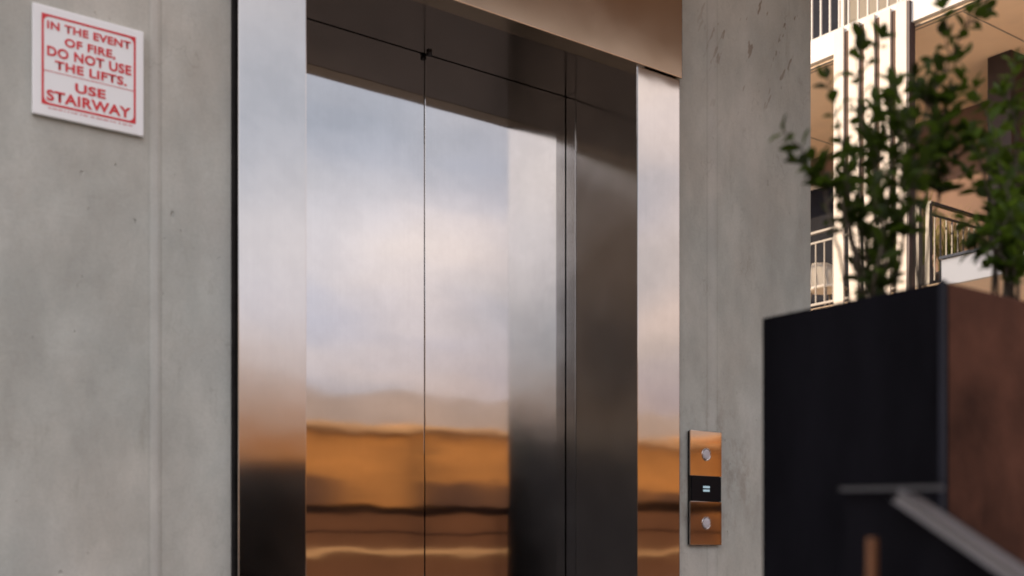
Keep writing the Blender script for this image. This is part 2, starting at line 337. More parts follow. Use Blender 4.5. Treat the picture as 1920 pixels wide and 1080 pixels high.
can = thing('canopy', 'timber lined entrance canopy over the lift, mirrored in the steel head', 'canopy', (2.8, 1.1, 3.4))
bm = NB(); box(bm, 1.15, 5.3, -0.13, WY - 0.002, 3.47, 3.62); obj('canopy_roof', bm, M_ROOF, can)
bm = NB()
for i in range(19): box(bm, 1.27 + i * 0.207, 1.27 + i * 0.207 + 0.200, -0.12, WY - 0.004, 3.452, 3.468, 0.002)
obj('soffit', bm, M_SOFFIT, can)

bm = NB(); box(bm, 3.36, 3.52, 1.46, 1.84, 0, 3.468, .006)  # added out of view to keep sky light off the right wall
tag(obj('shade_pier', bm, M_DKPIER), 'unseen dark pier added to block sky light from the right wall', 'pier')

# ---------------------------------------------------------------- lift entrance
lift = thing('lift_entrance', 'brushed stainless steel lift entrance with closed double doors', 'lift', (1.64, WY, 0))
DY = 2.565
# jambs: a face plate plus the return of the reveal
for (a, b, ra, rb) in ((FX0, OX0 - 0.0085, OX0 - 0.03, OX0), (OX1 + 0.0085, FX1, OX1, OX1 + 0.03)):
    bm = NB(); box(bm, a, b, FY, WY + 0.03, 0.0, HZ - 0.004, 0.0016); obj('jamb', bm, M_JAMB if a < 1.1 else M_FRAME, lift)
    bm = NB(); box(bm, ra + (0.001 if a < 1.1 else 0), rb - (0 if a < 1.1 else 0.001), FY + 0.003, 2.561, 0.0, HZ + 0.01)
    for v in bm.verts:                                     # the returns splay a little towards the front
        if v.co.y < 2.4: v.co.x += 0.0075 if a > 1.1 else -0.0075
    # narrow stop bead at the back of the reveal
    obj('reveal', bm, M_REVEAL, lift)
    bm = NB()
    if a < 1.1: box(bm, OX0 + 0.0005, OX0 + 0.0015, 2.522, 2.5615, 0.0, HZ - 0.001)
    else: box(bm, OX1 - 0.0015, OX1 - 0.0005, 2.522, 2.5615, 0.0, HZ - 0.001)
    obj('door_stop', bm, M_REVEAL, lift)
bm = NB(); box(bm, FX0 - 0.006, FX0 - 0.0005, 2.288, WY - 0.001, 0, 2.46); obj('sealant', bm, M_EDGE, lift)
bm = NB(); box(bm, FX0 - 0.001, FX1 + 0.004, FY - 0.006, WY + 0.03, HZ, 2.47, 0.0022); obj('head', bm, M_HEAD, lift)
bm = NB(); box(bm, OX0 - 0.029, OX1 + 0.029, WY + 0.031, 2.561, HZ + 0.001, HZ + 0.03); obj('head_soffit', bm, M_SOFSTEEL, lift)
for a, b in ((OX0 - 0.05, 1.6378), (1.6405, OX1 + 0.05)):
    bm = NB(); box(bm, a, b, DY, DY + 0.035, 0.012, HZ + 0.05, 0.0012); obj('door_panel', bm, M_DOOR, lift)
bm = NB(); box(bm, 1.6385, 1.6500, 2.545, 2.556, HZ - 0.0075, HZ + 0.0005, 0.001); obj('latch', bm, M_RAIL, lift)
bm = NB(); box(bm, OX0 - 0.02, OX1 + 0.02, FY, DY + 0.05, 0.002, 0.010, 0.001); obj('sill', bm, M_RAIL, lift)
bm = NB(); box(bm, hx0 + 0.002, hx1 - 0.002, 2.70, 2.72, 0.001, hz - 0.002); box(bm, hx0 + 0.002, hx1 - 0.002, 2.56, 2.70, HZ + 0.06, HZ + 0.08); obj('shaft_lining', bm, M_VOID, lift)

# ---------------------------------------------------------------- fire notice
SX0, SX1, SZ0, SZ1 = 0.588, 0.800, 0.850 + 0.824, 0.850 + 1.034
sign = thing('fire_notice', 'white square notice with red lettering about fire and lifts', 'sign', (0.694, WY, 1.78))
bm = NB(); box(bm, SX0, SX1, WY - 0.010, WY - 0.0005, SZ0, SZ1, 0.003); obj('plate', bm, M_SIGN, sign, False)
BX0, BX1, BZ0, BZ1 = 0.604, 0.7835, 0.85 + 0.8455, 0.85 + 1.018
def rrect(x0, x1, z0, z1, r, n=6):
    out = []
    for cx, cz, a0 in ((x1 - r, z1 - r, 0), (x0 + r, z1 - r, 90), (x0 + r, z0 + r, 180), (x1 - r, z0 + r, 270)):
        for k in range(n + 1):
            a = R(a0 + 90 * k / n); out.append((cx + r * math.cos(a), cz + r * math.sin(a)))
    return out
bm = NB(); YS = WY - 0.0106
wd = 0.0042
o_ = rrect(BX0, BX1, BZ0, BZ1, 0.0012); i_ = rrect(BX0 + wd, BX1 - wd, BZ0 + wd, BZ1 - wd, 0.011)
ov = [bm.verts.new((x, YS, z)) for x, z in o_]; iv = [bm.verts.new((x, YS, z)) for x, z in i_]
for k in range(len(ov)): bm.faces.new((ov[k], ov[(k + 1) % len(ov)], iv[(k + 1) % len(iv)], iv[k]))
ZD = 0.85 + 0.9095
bm.faces.new([bm.verts.new(v) for v in ((BX0 + wd, YS, ZD), (BX1 - wd, YS, ZD), (BX1 - wd, YS, ZD + 0.0012), (BX0 + wd, YS, ZD + 0.0012))])
obj('border', bm, M_RED, sign)
def text_bm(bm, body, x0, x1, z0, z1, y, weight=0.032):
    cu = bpy.data.curves.new('text', 'FONT'); cu.body = body; cu.size = 1.0; cu.offset = weight; cu.fill_mode = 'FRONT'; cu.resolution_u = 4; cu.space_character = 1.06
    o = bpy.data.objects.new('text', cu); COL.objects.link(o)
    dg = bpy.context.evaluated_depsgraph_get(); me = bpy.data.meshes.new_from_object(o.evaluated_get(dg))
    caps = [v.co.y for v in me.vertices if v.co.y > -0.02]
    xs = [v.co.x for v in me.vertices]; top = max(caps); bx = min(xs); ex = max(xs)
    for v in me.vertices:
        v.co = Vector((x0 + (v.co.x - bx) / (ex - bx) * (x1 - x0), y, z0 + v.co.y / top * (z1 - z0)))
    bm.from_mesh(me); bpy.data.objects.remove(o); bpy.data.curves.remove(cu); bpy.data.meshes.remove(me)
bm = NB()
def fy(zpix):   # height on the plate as a share of the red border, top to bottom
    return BZ1 - (BZ1 - BZ0) * zpix
for body, xa, xb, za, zb in (('IN THE EVENT', .055, .945, .070, .155), ('OF FIRE,', .235, .775, .215, .305), ('DO NOT USE', .055, .950, .345, .450), ('THE LIFTS.', .135, .900, .490, .585), ('USE', .345, .670, .690, .790), ('STAIRWAY', .050, .945, .830, .945)):
    W_ = BX1 - BX0
    text_bm(bm, body, BX0 + W_ * xa, BX0 + W_ * xb, fy(zb), fy(za), YS - 0.0003)
obj('lettering', bm, M_RED, sign)
bm = NB(); x = BX0 + 0.012                         # the illegible line of print under the border
while x < BX1 - 0.008:
    wv = random.uniform(0.003, 0.012)
    bm.faces.new([bm.verts.new(v) for v in ((x, YS, BZ0 - 0.0066), (x + wv, YS, BZ0 - 0.0066), (x + wv, YS, BZ0 - 0.0040), (x, YS, BZ0 - 0.0040))]); x += wv + random.uniform(0.0015, 0.005)
obj('small_print', bm, M_TINY, sign)

# ---------------------------------------------------------------- call panel
PX0, PX1 = 2.340, 2.467; PZ0, PZ1 = 0.862, 1.184; PY = WY - 0.013
cp = thing('call_panel', 'steel lift call panel with two round buttons and black display', 'call panel', (2.40, WY, 1.02))
bm = NB(); box(bm, PX0 + 0.003, PX1 - 0.003, PY + 0.004, WY - 0.0004, PZ0 + 0.002, PZ1 - 0.002); obj('back_box', bm, M_EDGE, cp)
DZ0, DZ1 = 0.850 + 0.136, 0.850 + 0.206
bm = NB(); box(bm, PX0, PX1, PY, PY + 0.0038, DZ1 + 0.001, PZ1, 0.0008); obj('upper_plate', bm, M_PANEL, cp)
bm = NB(); box(bm, PX0, PX1, PY, PY + 0.0038, PZ0, DZ0 - 0.001, 0.0008); obj('lower_plate', bm, M_PANEL, cp)
bm = NB(); box(bm, PX0 + 0.007, PX1 - 0.001, PY + 0.001, PY + 0.0038, DZ0, DZ1 - 0.0005); disp = obj('display', bm, M_SCREEN, cp)
bm = NB()
for dz in (-0.005, 0.005): box(bm, 2.392, 2.418, PY - 0.0002, PY + 0.0008, 1.021 + dz - 0.003, 1.021 + dz + 0.003)
k = obj('display_mark', bm, M_GLOW, disp); k.matrix_parent_inverse = Matrix.Identity(4)
for zc in (0.85 + 0.268, 0.85 + 0.074):
    bm = NB(); c = Vector((2.4045, PY, zc))
    lathe(bm, [(0.0185, 0.0), (0.0185, 0.0008), (0.0170, 0.0013), (0.0155, 0.0010), (0.0150, 0.0008)], c, 'Y'); b_ = obj('button', bm, M_PANEL, cp, True)
    bm = NB(); lathe(bm, [(0.0142, 0.0), (0.0140, 0.0012), (0.0120, 0.0016), (0.004, 0.0018)], c, 'Y'); k = obj('button_cap', bm, M_BUTTON, b_, True); k.matrix_parent_inverse = Matrix.Identity(4)

# ---------------------------------------------------------------- planter in front, right
QX, QY0, QY1, QZ = 1.15, 0.738, 0.996, 1.147; QX1 = 1.98
pl = thing('planter_box', 'tall black and rust brown steel planter holding the shrubs', 'planter', (1.5, 0.87, 0))
bm = NB(); box(bm, QX, QX + 0.012, QY0, QY1, 0, QZ, 0.002); box(bm, QX + 0.0125, QX1, QY1 - 0.012, QY1, 0, QZ, 0.002); box(bm, QX1 - 0.012, QX1, QY0 + 0.013, QY1 - 0.0125, 0, QZ, 0.002); obj('side_panel', bm, M_BLACK, pl)
bm = NB(); box(bm, QX + 0.0125, QX1, QY0, QY0 + 0.012, 0, QZ, 0.002); obj('front_panel', bm, M_CORTEN, pl)
bm = NB(); box(bm, QX - 0.0025, QX + 0.003, QY0 - 0.0025, QY0 - 0.0002, 0, QZ + 0.001); box(bm, QX - 0.0025, QX - 0.0002, QY0 - 0.0001, QY0 + 0.004, 0, QZ + 0.001); obj('corner_trim', bm, mat('blue_grey_trim', (0.012, 0.0125, 0.018), 0.6, spec=0.1, var=0.4, vscale=12), pl)
bm = NB(); r = bmesh.ops.create_grid(bm, x_segments=24, y_segments=18, size=0.5)
for v in bm.verts: v.co = Vector((QX + 0.013 + (QX1 - QX - 0.026) * (v.co.x + .5), QY0 + 0.013 + (QY1 - QY0 - 0.026) * (v.co.y + .5), QZ - 0.03 + random.uniform(-.006, .006)))
obj('soil', bm, M_SOIL, pl)

# ---------------------------------------------------------------- stair balustrade nearest the camera
XB = 0.75
def onx(px, py, X=XB):
    u = (px - 960) / FPX; d = FWD + RGT * u; t = X / d.x
    return CAM + d * t + Vector((0, 0, (HY - py) / FPX * t))
a0 = onx(1580, 917); a1 = onx(1695, 915); a2 = onx(1920, 1066)
dirn = (a2 - a1); a3 = a1 + dirn * 6.2
bal = thing('stair_balustrade', 'solid black stair balustrade with grey steel handrail running downhill', 'balustrade', (XB, a1.y, 0))
bm = NB()
ys = [(a0.y, a0.z - 0.004), (a1.y, a1.z - 0.004), (a3.y, max(0.02, a3.z - 0.004)), (a3.y, 0.0), (a0.y, 0.0)]
va = [bm.verts.new((XB + 0.004, y, z)) for y, z in ys]; vb = [bm.verts.new((XB + 0.020, y, z)) for y, z in ys]
bm.faces.new(va); bm.faces.new(vb[::-1])
for i in range(5): bm.faces.new((va[i], va[(i + 1) % 5], vb[(i + 1) % 5], vb[i]))
obj('panel', bm, M_BLACK, bal)
bm = NB(); a1b = onx(1765, 914)
bar(bm, a0, a1b, 0.008, 0.003, bevel=0.0008); obj('top_rail', bm, mat('dull_dark_rail', (0.045, 0.045, 0.05), 0.55, var=0.2), bal)
bm = NB(); bar(bm, a1 - Vector((0.004, 0, 0.006)), a3 - Vector((0.004, 0, 0.006)), 0.011, 0.010, bevel=0.002); obj('handrail', bm, M_RAIL, bal)
pz = onx(1635, 1008, XB - 0.03)
bm = NB(); box(bm, pz.x - 0.0032, pz.x + 0.0032, pz.y - 0.0032, pz.y + 0.0032, 0, pz.z, 0.001)
tag(obj('slim_post', bm, M_COPPER), 'slim copper coloured post beside the black stair balustrade', 'post')

# ---------------------------------------------------------------- shrubs
def leaf(bm, base, d, n, ln, wd):
    """oval leaf, folded along the midrib"""
    d = d.normalized(); s = d.cross(n).normalized(); n = s.cross(d).normalized()
    prof = ((0.0, 0.0), (0.22, 0.62), (0.5, 1.0), (0.78, 0.72), (1.0, 0.0))
    mid = [bm.verts.new(base + d * (ln * t) - n * (ln * 0.14 * t * t)) for t, _ in prof]
    for sg in (1, -1):
        sd = [bm.verts.new(base + d * (ln * t) + s * (sg * wd * 0.5 * ww) + n * (wd * 0.16 * ww) - n * (ln * 0.14 * t * t)) for t, ww in prof[1:4]]
        bm.faces.new((mid[0], mid[1], sd[0])); bm.faces.new((mid[1], mid[2], sd[1], sd[0]))
        bm.faces.new((mid[2], mid[3], sd[2], sd[1])); bm.faces.new((mid[3], mid[4], sd[2]))
def rv(): return Vector((random.gauss(0, 1), random.gauss(0, 1), random.gauss(0, 1))).normalized()
def sample(pts, n):
    """Catmull-Rom"""
    out = []
    P = [pts[0]] + pts + [pts[-1]]
    for i in range(1, len(P) - 2):
        for k in range(n):
            t = k / n; a, b, c, d = P[i - 1], P[i], P[i + 1], P[i + 2]
            out.append(0.5 * ((2 * b) + (c - a) * t + (2 * a - 5 * b + 4 * c - d) * t * t + (3 * b - a - 3 * c + d) * t ** 3))
    out.append(pts[-1]); return out
def twig_leaves(fb, pts, size, every, dens=2, start=0.0):
    acc = 0; tot = len(pts); ang = random.uniform(0, 6)
    for i in range(1, tot):
        seg = pts[i] - pts[i - 1]; acc += seg.length
        if i / tot < start: continue
        while acc > every:
            acc -= every; ang += 1.57 + random.uniform(-.4, .4)
            d = seg.normalized(); s = d.orthogonal().normalized(); u = d.cross(s)
            for k in range(dens):
                a = ang + k * 2 * math.pi / dens
                o = s * math.cos(a) + u * math.sin(a)
                ld = (d * random.uniform(.35, 1.0) + o).normalized()
                leaf(fb, pts[i] + o * 0.001, ld, (d + rv() * 0.5), size * random.uniform(.55, 1.2), size * random.uniform(.48, .62))
    d = (pts[-1] - pts[-2]).normalized()
    for _ in range(2): leaf(fb, pts[-1], d + rv() * 0.4, rv(), size * .8, size * .42)
def shrub(label, base, stems, size=0.024, every=0.016, lm=None, tlen=0.034):
    root = thing('shrub', label, 'shrub', base, 'leafy shrubs in the planter')
    sb, fb = NB(), NB()
    for st in stems:
        wp, bare, tw = st
        pts = [Vector(base) + Vector((random.uniform(-.015, .015), random.uniform(-.015, .015), 0))] + [at(x, y, d * 0.755) for x, y, d in wp]
        pl_ = sample(pts, 9)
        pl_ = [p + rv() * 0.0012 for p in pl_]
        nn = len(pl_); tube(sb, pl_, [0.0026 * (1 - 0.72 * i / nn) for i in range(nn)], 6)
        twig_leaves(fb, pl_, size, every, 2, bare)
        for i in range(2, nn - 2):
            if i / nn < bare * 0.8 or random.random() > tw: continue
            d = (pl_[i + 1] - pl_[i - 1]).normalized(); o = d.orthogonal(); o.rotate(Matrix.Rotation(random.uniform(0, 6.28), 3, d))
            td = (d * random.uniform(.5, 1.1) + o.normalized() + Vector((0, 0, .2))).normalized(); ln = tlen * random.uniform(.5, 1.25)
            tp = [pl_[i] + td * (ln * k / 5) + Vector((0, 0, 0.012 * (k / 5) ** 2)) + rv() * 0.0008 for k in range(6)]
            tube(sb, tp, [0.0014 * (1 - .6 * k / 5) for k in range(6)], 5)
            twig_leaves(fb, tp, size * 0.92, every * 0.85, 2)
    obj('stem', sb, M_STEM, root, True); obj('foliage', fb, lm or M_LEAF, root, True)
zs = QZ - 0.03
shrub('dark leafy shrub in front of the white slats, with a sprig over the concrete', tuple(at(1628, 560, 1.42).xy) + (zs,), [
    ([(1650, 470, 1.88), (1640, 330, 1.88), (1612, 200, 1.86), (1608, 96, 1.85)], .12, 0.27),
    ([(1600, 450, 1.86), (1590, 330, 1.85), (1572, 240, 1.84), (1552, 150, 1.83)], .28, 0.17),
    ([(1660, 460, 1.84), (1668, 350, 1.82), (1672, 250, 1.82), (1668, 195, 1.82)], .12, 0.3),
    ([(1630, 480, 1.92), (1612, 380, 1.94), (1622, 280, 1.95), (1640, 190, 1.96)], .12, 0.28),
    ([(1690, 480, 1.82), (1694, 380, 1.80), (1690, 290, 1.80), (1686, 220, 1.80)], .3, 0.41),
    ([(1590, 430, 1.82), (1560, 340, 1.80), (1515, 292, 1.79), (1470, 246, 1.78)], .55, .05),
    ([(1575, 480, 1.80), (1552, 400, 1.79), (1540, 330, 1.79), (1500, 305, 1.79)], .62, .03),
    ([(1640, 520, 1.80), (1655, 440, 1.79), (1640, 380, 1.78)], .15, 0.25),
    ([(1625, 530, 1.88), (1622, 470, 1.88), (1608, 400, 1.88)], .3, 0.25),

], 0.0265, 0.0165)
shrub('tall leaning shoot between the white slats and the dark pier', tuple(at(1716, 560, 1.43).xy) + (zs,), [
    ([(1712, 440, 1.90), (1708, 320, 1.90), (1740, 205, 1.90), (1782, 110, 1.90), (1812, 50, 1.9), (1858, -14, 1.9)], .5, 0.26),
    ([(1730, 430, 1.93), (1742, 320, 1.93), (1752, 240, 1.93), (1742, 170, 1.93)], .52, 0.37),
    ([(1716, 420, 1.87), (1716, 330, 1.87), (1722, 262, 1.87)], .52, 0.43),
    ([(1745, 430, 1.96), (1770, 340, 1.96), (1778, 285, 1.96)], .52, 0.43),
], 0.0265, 0.0165)
shrub('fresh green shrub in the planter at the right edge of the photo', tuple(at(1885, 560, 1.49).xy) + (zs,), [
    ([(1880, 420, 1.98), (1872, 300, 1.97), (1850, 215, 1.96), (1826, 168, 1.95)], .25, 0.21),
    ([(1900, 420, 2.02), (1905, 280, 2.02), (1900, 200, 2.02), (1896, 145, 2.02)], .25, 0.23),
    ([(1915, 430, 1.95), (1930, 300, 1.95), (1940, 200, 1.95)], .25, 0.23),
    ([(1865, 430, 1.95), (1850, 350, 1.94), (1832, 290, 1.93), (1815, 262, 1.93)], .25, 0.21),
    ([(1890, 460, 2.05), (1880, 370, 2.05), (1876, 300, 2.05)], .25, 0.23),
    ([(1905, 470, 1.90), (1895, 400, 1.90), (1885, 340, 1.90)], .25, 0.23),
    ([(1870, 505, 1.92), (1850, 480, 1.91), (1830, 450, 1.90)], .3, 0.25),
    ([(1885, 500, 1.88), (1868, 470, 1.88), (1855, 440, 1.87)], .3, 0.25),
    ([(1900, 500, 1.88), (1912, 470, 1.88), (1925, 440, 1.87)], .25, 0.23),
], 0.0265, 0.0165, M_LEAF_BRIGHT)

# ---------------------------------------------------------------- apartment building at right
Z0 = 0.85
ap = thing('apartment_building', 'cream and white apartment building with stacked balconies', 'building', (13, 8, 0))
FXb = 11.0; BW = 13.7
Zu0, Zu1 = Z0 + 5.71, Z0 + 6.00            # upper slab
Zl0, Zl1 = Z0 + 2.80, Z0 + 3.10            # lower slab
YA, YB = 2.0, 16.0
bm = NB(); box(bm, FXb + 0.10, BW - 0.003, YA, YB, Zu0 + 0.004, Zu1 - 0.003); sb_ = obj('balcony_slab', bm, M_CREAM, ap)
bm = NB(); box(bm, FXb + 0.04, FXb + 0.099, YA, YB, Zu0 + 0.03, Zu1, 0.004); obj('fascia', bm, M_WHITE, sb_).matrix_parent_inverse = Matrix.Identity(4)
bm = NB()
for y in [6.95 - 3.4 * k for k in range(2)] + [10.35, 13.75]: box(bm, FXb + 0.22, BW - 0.01, y - 0.006, y + 0.006, Zu0 - 0.001, Zu0 + 0.003)
box(bm, FXb + 0.101, FXb + 0.14, YA, YB, Zu0 - 0.002, Zu0 + 0.003); box(bm, FXb + 0.19, FXb + 0.20, YA, YB, Zu0 - 0.003, Zu0 + 0.003)
obj('soffit_joint', bm, M_TRIM, ap)
bm = NB(); box(bm, FXb + 0.10, BW, YA, 7.10, Zl0 + 0.004, Zl1 - 0.004); box(bm, 12.05, BW, 7.101, YB, Zl0 + 0.004, Zl1 - 0.004); sb2 = obj('balcony_slab', bm, M_CREAM, ap)
bm = NB(); box(bm, FXb + 0.04, FXb + 0.099, YA, 7.10, Zl0, Zl1 - 0.02, 0.004); obj('fascia', bm, M_WHITE, sb2).matrix_parent_inverse = Matrix.Identity(4)
bm = NB(); box(bm, FXb + 0.02, FXb + 0.11, YA, 7.12, Zl1 - 0.018, Zl1 + 0.012, 0.003); obj('edge_trim', bm, M_DKRAIL, ap)
bm = NB(); box(bm, BW, BW + 0.3, YA, YB, 0, Zu1 - 0.004); obj('lower_wall', bm, M_BROWNWALL, ap)
bm = NB(); box(bm, BW + 0.002, BW + 0.3, YA, YB, Zu1, Zu1 + 4.5); obj('upper_wall', bm, M_TAUPE, ap)
bm = NB(); box(bm, 10.9, BW + 6, YA - 0.2, YB + 0.2, Zu1 + 4.502, Zu1 + 4.75); obj('roof', bm, M_ROOF, ap)
bm = NB(); box(bm, 12.5, BW - 0.002, 7.15, 7.44, Zl1 - 0.002, Zu0 + 0.002, 0.004); obj('pier', bm, M_DKPIER, ap)
# glazed doors: lower floor left, upper floor
def window(y0, y1, z0, z1, nfr, parent, label=None):
    bm = NB(); box(bm, BW - 0.03, BW - 0.012, y0, y1, z0, z1); wobj = obj('window', bm, M_GLASSDK, parent)
    bm = NB()
    for k in range(nfr + 1):
        y = y0 + (y1 - y0) * k / nfr; box(bm, BW - 0.06, BW - 0.010, y - 0.03, y + 0.03, z0 - 0.03, z1 + 0.03, 0.003)
    for z in (z0 - 0.03, z1 + 0.03): box(bm, BW - 0.055, BW - 0.011, y0 + 0.031, y1 - 0.031, z - 0.03, z + 0.03)
    k = obj('frame', bm, M_WHITE if nfr < 4 else M_DKRAIL, wobj); k.matrix_parent_inverse = Matrix.Identity(4)
window(9.3, 12.6, Zl1 + 0.05, Zl1 + 2.15, 3, ap)
window(10.35, 12.2, Zu1 + 0.05, Zu1 + 2.2, 2, ap)
window(9.05, 9.4, Zu1 + 0.05, Zu1 + 2.2, 1, ap)
bm = NB(); box(bm, FXb + 0.0315, FXb + 0.038, 7.52, 8.47, Zl1 + 0.9, Zu1 - 0.06); obj('fin_gap_shade', bm, M_FINSHADE, ap)  # added board, its dark brown stands in for shade between the fins
bm = NB(); box(bm, FXb + 0.001, FXb + 0.11, 7.462, 7.498, 0, Zu1 - 0.03); obj('fin_side_shade', bm, M_DKPIER, ap)  # dark strip standing in for the shaded side of the nearest fin
# white vertical fins
for i in range(5):
    y0 = 7.50 + i * 0.207; top = Z0 + 5.985 - 0.012 * (i % 2)
    bm = NB(); box(bm, FXb - 0.0, FXb + 0.03, y0, y0 + 0.134, 0.0, top, 0.004)
    tag(obj('fin', bm, M_FIN), ('nearest', 'second nearest', 'middle', 'second farthest', 'farthest')[i] + ' of five tall white fins on the apartment building, counted from the right', 'fin', 'white vertical fins in front of the balconies')
bm = NB()
box(bm, FXb + 0.0385, FXb + 0.06, 7.52, 8.48, Zu0 - 0.7, Zu0 - 0.65)
obj('fin_bracket', bm, M_TRIM, ap)
bm = NB(); box(bm, FXb + 0.0385, FXb + 0.06, 7.52, 8.48, Zu0 - 2.0, Zu0 - 1.95); obj('fin_bracket', bm, M_TRIM, ap)
def railing(name, label, p0, p1, base, h, n, m, rail=0.05, barw=0.014, group=None):
    t = thing(name, label, 'railing', (p0[0], p0[1], base), group)
    d = Vector((p1[0] - p0[0], p1[1] - p0[1], 0)); P = Vector((p0[0], p0[1], 0))
    bm = NB(); bar(bm, P + Vector((0, 0, base + h)), P + d + Vector((0, 0, base + h)), rail, rail * .6, bevel=0.003); obj('top_rail', bm, m, t)
    bm = NB(); bar(bm, P + Vector((0, 0, base + 0.07)), P + d + Vector((0, 0, base + 0.07)), rail * .7, 0.03); obj('bottom_rail', bm, m, t)
    bm = NB(); bar(bm, P + Vector((0, 0, base + h - 0.13)), P + d + Vector((0, 0, base + h - 0.13)), rail * .5, 0.022); obj('middle_rail', bm, m, t)
    bm = NB()
    for k in range(1, n):
        q = P + d * (k / n); box(bm, q.x - barw / 2, q.x + barw / 2, q.y - barw / 2, q.y + barw / 2, base + 0.086, base + h - 0.142)
    obj('bars', bm, m, t)
    for q in (P, P + d):
        bm = NB(); box(bm, q.x - 0.03, q.x + 0.03, q.y - 0.03, q.y + 0.03, base + 0.001, base + h - 0.016, 0.003); obj('post', bm, m, t)
railing('balcony_railing', 'pale railing on the upper balcony above the white fins', (FXb + 0.18, 7.2), (FXb + 0.18, 13.0), Zu1 + 0.0, 1.05, 44, M_BALRAIL, barw=0.02)
railing('balcony_railing', 'pale railing on the lower balcony beside the concrete tower edge', (12.15, 8.12), (12.15, 12.5), Zl1, 1.0, 32, M_TRIM)
railing('balcony_railing', 'charcoal return railing of the lower balcony at its corner post', (12.15, 7.98), (13.60, 7.98), Zl1, 1.0, 12, M_DKRAIL)

def chair(label, loc, ang):
    t = thing('chair', label, 'chair', loc)
    rot = Matrix.Translation(Vector(loc)) @ Matrix.Rotation(ang, 4, 'Z')
    def fin(bm): bmesh.ops.transform(bm, matrix=rot, verts=bm.verts[:])
    bm = NB(); n = 14
    rows = []
    for j in range(9):                       # rounded shell back, wrapping round the sitter
        z = 0.42 + 0.34 * j / 8; sc = math.sqrt(max(0.0, 1 - (max(0, j - 3) / 5.4) ** 2))
        rows.append([(0.27 * math.sin(a) * sc, 0.20 * math.cos(a) + 0.05 * j / 8, z) for a in [R(-80 + 160 * k / n) for k in range(n + 1)]])
    V = [[bm.verts.new(p) for p in r] for r in rows]
    for a, b in zip(V, V[1:]):
        for k in range(n): bm.faces.new((a[k], a[k + 1], b[k + 1], b[k]))
    bmesh.ops.solidify(bm, geom=bm.faces[:], thickness=0.02); fin(bm); obj('backrest', bm, M_WHITE, t, True)
    bm = NB(); lathe(bm, [(0.20, 0.40), (0.25, 0.41), (0.26, 0.43), (0.24, 0.45), (0.05, 0.44)], Vector((0, 0, 0))); fin(bm); obj('seat', bm, M_WHITE, t, True)
    for sx_, sy_ in ((1, 1), (1, -1), (-1, 1), (-1, -1)):
        bm = NB(); tube(bm, [Vector((sx_ * .16, sy_ * .15, .405)), Vector((sx_ * .21, sy_ * .21, 0.0))], [.016, .011], 8); fin(bm); obj('leg', bm, M_TRIM, t, True)
chair('white rounded chair behind the lower balcony railing', (12.85, 9.98, Zl1 - 0.004), R(75))

def grass(label, c, n, h, spread, seed):
    random.seed(seed)
    t = thing('grass_plant', label, 'plant', c, 'spiky plants behind the corner railing')
    bm = NB(); lathe(bm, [(spread * .62, 0), (spread * .8, .30), (spread * .84, .33), (spread * .76, .33), (spread * .72, .28)], Vector(c), seg=20); obj('pot', bm, M_TRIM, t, True)
    bm = NB()
    for _ in range(n):
        a = random.uniform(0, 6.28); b0 = Vector(c) + Vector((math.cos(a), math.sin(a), 0)) * random.uniform(0, spread * .6) + Vector((0, 0, .29))
        hh = h * random.uniform(.5, 1.1); out = Vector((math.cos(a), math.sin(a), 0)) * random.uniform(.05, .55) * hh
        sd = Vector((-math.sin(a), math.cos(a), 0)) * random.uniform(.006, .011); pr = None
        for k in range(5):
            f = k / 4; p = b0 + Vector((0, 0, hh * (f - .22 * f * f))) + out * f * f; q = sd * (1 - f * .9)
            cur = (bm.verts.new(p - q), bm.verts.new(p + q))
            if pr: bm.faces.new((pr[0], pr[1], cur[1], cur[0]))
            pr = cur
            if k in (2, 3):                        # short side blades
                for sg in (1, -1):
                    e = p + (rv() * .4 + Vector((0, 0, .8))) * 0.13 * random.uniform(.6, 1.2); bm.faces.new((bm.verts.new(p - q * .8), bm.verts.new(p + q * .8), bm.verts.new(e)))
    obj('foliage', bm, M_GRASS, t)
grass('spiky green plant left of the corner railing post', (12.45, 8.45, Zl1 - 0.004), 210, 1.0, 0.36, 3)
grass('tall spiky plant with sunlit yellow tips behind the corner railing post', (12.95, 8.62, Zl1 - 0.004), 170, 1.35, 0.32, 5)
grass('low bushy plant behind the bars of the return railing', (12.95, 8.22, Zl1 - 0.004), 150, 0.85, 0.22, 9)
random.seed(21)

# ---------------------------------------------------------------- what the steel mirrors: across the court
def house(label, x0, x1, y, h, m, roofh, seedw):
    t = thing('terrace_house', label, 'building', ((x0 + x1) / 2, y, 0), 'buildings across the court')
    bm = NB(); box(bm, x0, x1, y - 8, y, 0, h); obj('wall', bm, m, t)
    bm = NB(); box(bm, x0 - .12, x1 + .12, y - 8.2, y + .25, h + .002, h + roofh, .02); obj('roof', bm, M_COPING, t)
    bm = NB(); box(bm, x0, x1, y + .003, y + .12, 0, 1.9); obj('plinth', bm, M_LOWWALL, t)
    k = x0 + 0.5
    while k < x1 - 2.5:
        bm = NB(); box(bm, k, k + 2.3, y + .004, y + .05, 1.92, 2.62); w_ = obj('window_shutter', bm, M_SHUT, t)
        k += random.uniform(2.4, 2.75)
house('low orange timber house opposite the lift, left of the three', 3.0, 15.6, -20, 3.75, M_TIMBER, .14, 1)
house('low orange timber house opposite the lift, in the middle', 15.75, 27.0, -20.6, 3.95, M_TIMBER, .14, 2)
house('low orange timber house opposite the lift, right of the three', 27.15, 42.0, -20.2, 4.3, M_TIMBER, .14, 3)
bm = NB(); box(bm, 2, 44, -17.2, -16.9, 0, .72); gw = thing('garden_wall', 'low russet brick wall with pale coping across the court', 'wall', (20, -17, 0)); obj('brickwork', bm, M_LOWWALL, gw)
bm = NB(); box(bm, 1.9, 44.1, -17.26, -16.84, .722, .84, .01); obj('coping', bm, M_COPING, gw)

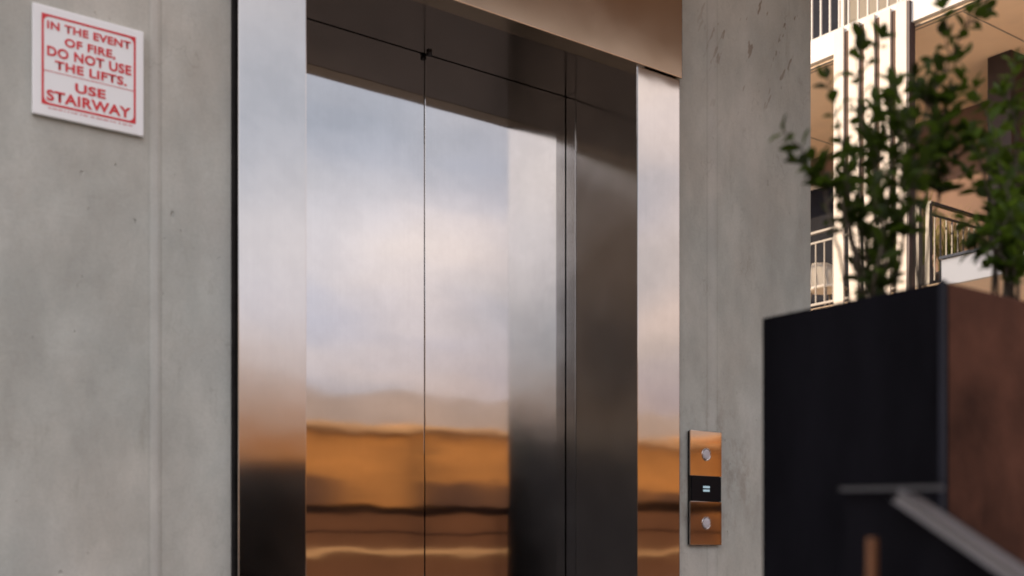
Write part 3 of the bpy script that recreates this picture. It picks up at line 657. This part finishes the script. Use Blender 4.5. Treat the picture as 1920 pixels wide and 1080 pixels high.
# black guard rail across the landing, seen only in the doors
A_ = Vector((2.3, -3.15, 0)); B_ = Vector((7.2, 0.52, 0))
gr_ = thing('guard_rail', 'black guard rail mirrored as dark lines across the doors', 'railing', A_)
bm = NB(); bar(bm, A_ + Vector((0, 0, 1.12)), B_ + Vector((0, 0, 1.12)), .06, .058, bevel=.004); obj('top_rail', bm, M_BLACK, gr_)
bm = NB(); tube(bm, [A_ + Vector((0, 0, .965)), B_ + Vector((0, 0, .965))], .007, 8); obj('wire', bm, M_BLACK, gr_)
bm = NB(); tube(bm, [A_ + Vector((0, 0, .45)), B_ + Vector((0, 0, .45))], .007, 8); obj('wire', bm, M_BLACK, gr_)
for f in (0.02, .5, .98):
    q = A_ + (B_ - A_) * f; bm = NB(); box(bm, q.x - .02, q.x + .02, q.y - .02, q.y + .02, 0, 1.09); obj('post', bm, M_BLACK, gr_)
# dark outbuilding behind and to the left of the camera, mirrored twice in the reveal
ob = thing('outbuilding', 'low navy outbuilding with flat roof, mirrored twice in the door reveal', 'building', (-4.5, -5, 0), None)
bm = NB(); box(bm, -9, -1.6, -7, -4.2, 0, 2.0); obj('wall', bm, M_NAVY, ob)
bm = NB(); box(bm, -9.15, -1.45, -7.15, -4.05, 2.002, 2.12, .01); obj('roof', bm, M_ROOF, ob)
tb = thing('added_dark_block', 'unseen brown block added behind on the left to darken the reveal reflection', 'building', (-11, -12, 0))  # added out of view, sized so the reveal mirrors something dark
bm = NB(); box(bm, -22, -6.5, -8.2, -7.2, 0, 6.6); obj('wall', bm, mat('dark_brown_brick', (0.10, 0.074, 0.056), 0.85, var=0.2, vscale=2), tb)
bm = NB(); box(bm, -22.2, -6.4, -8.4, -7.0, 6.602, 6.8, .01); obj('roof', bm, M_ROOF, tb)
for kx in range(6):
    for kz in (1.2, 3.1):
        bm = NB(); box(bm, -20.5 + 2.4 * kx, -19.3 + 2.4 * kx, -7.198, -7.16, kz, kz + 1.4); obj('window', bm, M_GLASSDK, tb)
# hazy hills far across the valley, the soft brown tone above the roofs in the doors
bm = NB(); rng = random.Random(4); nx, ny = 90, 10; rows = []
ph = [rng.uniform(0, 6.28) for _ in range(6)]
for j in range(ny + 1):
    v = j / ny; row = []
    for i in range(nx + 1):
        x = -160 + 560 * i / nx
        ridge = 27 + 4.5 * math.sin(x * .018 + ph[0]) + 2.6 * math.sin(x * .047 + ph[1]) + 1.2 * math.sin(x * .11 + ph[2]) + .8 * math.sin(x * .27 + ph[3])
        row.append(bm.verts.new((x + 3 * math.sin(7 * v + x), -110 - 60 * v, -0.3 + ridge * math.sin(math.pi * .5 * min(1, v * 1.6)) ** 1.2 * (1 if v < .7 else 1 - (v - .7) / .3 * .6) + rng.uniform(-.3, .3) * v)))
    rows.append(row)
for a, b in zip(rows, rows[1:]):
    for k in range(nx): bm.faces.new((a[k], a[k + 1], b[k + 1], b[k]))
h_ = obj('hills', bm, mat('dry_hillside', (0.35, 0.275, 0.225), 0.95, var=0.22, vscale=0.03), None, True); h_['kind'] = 'structure'
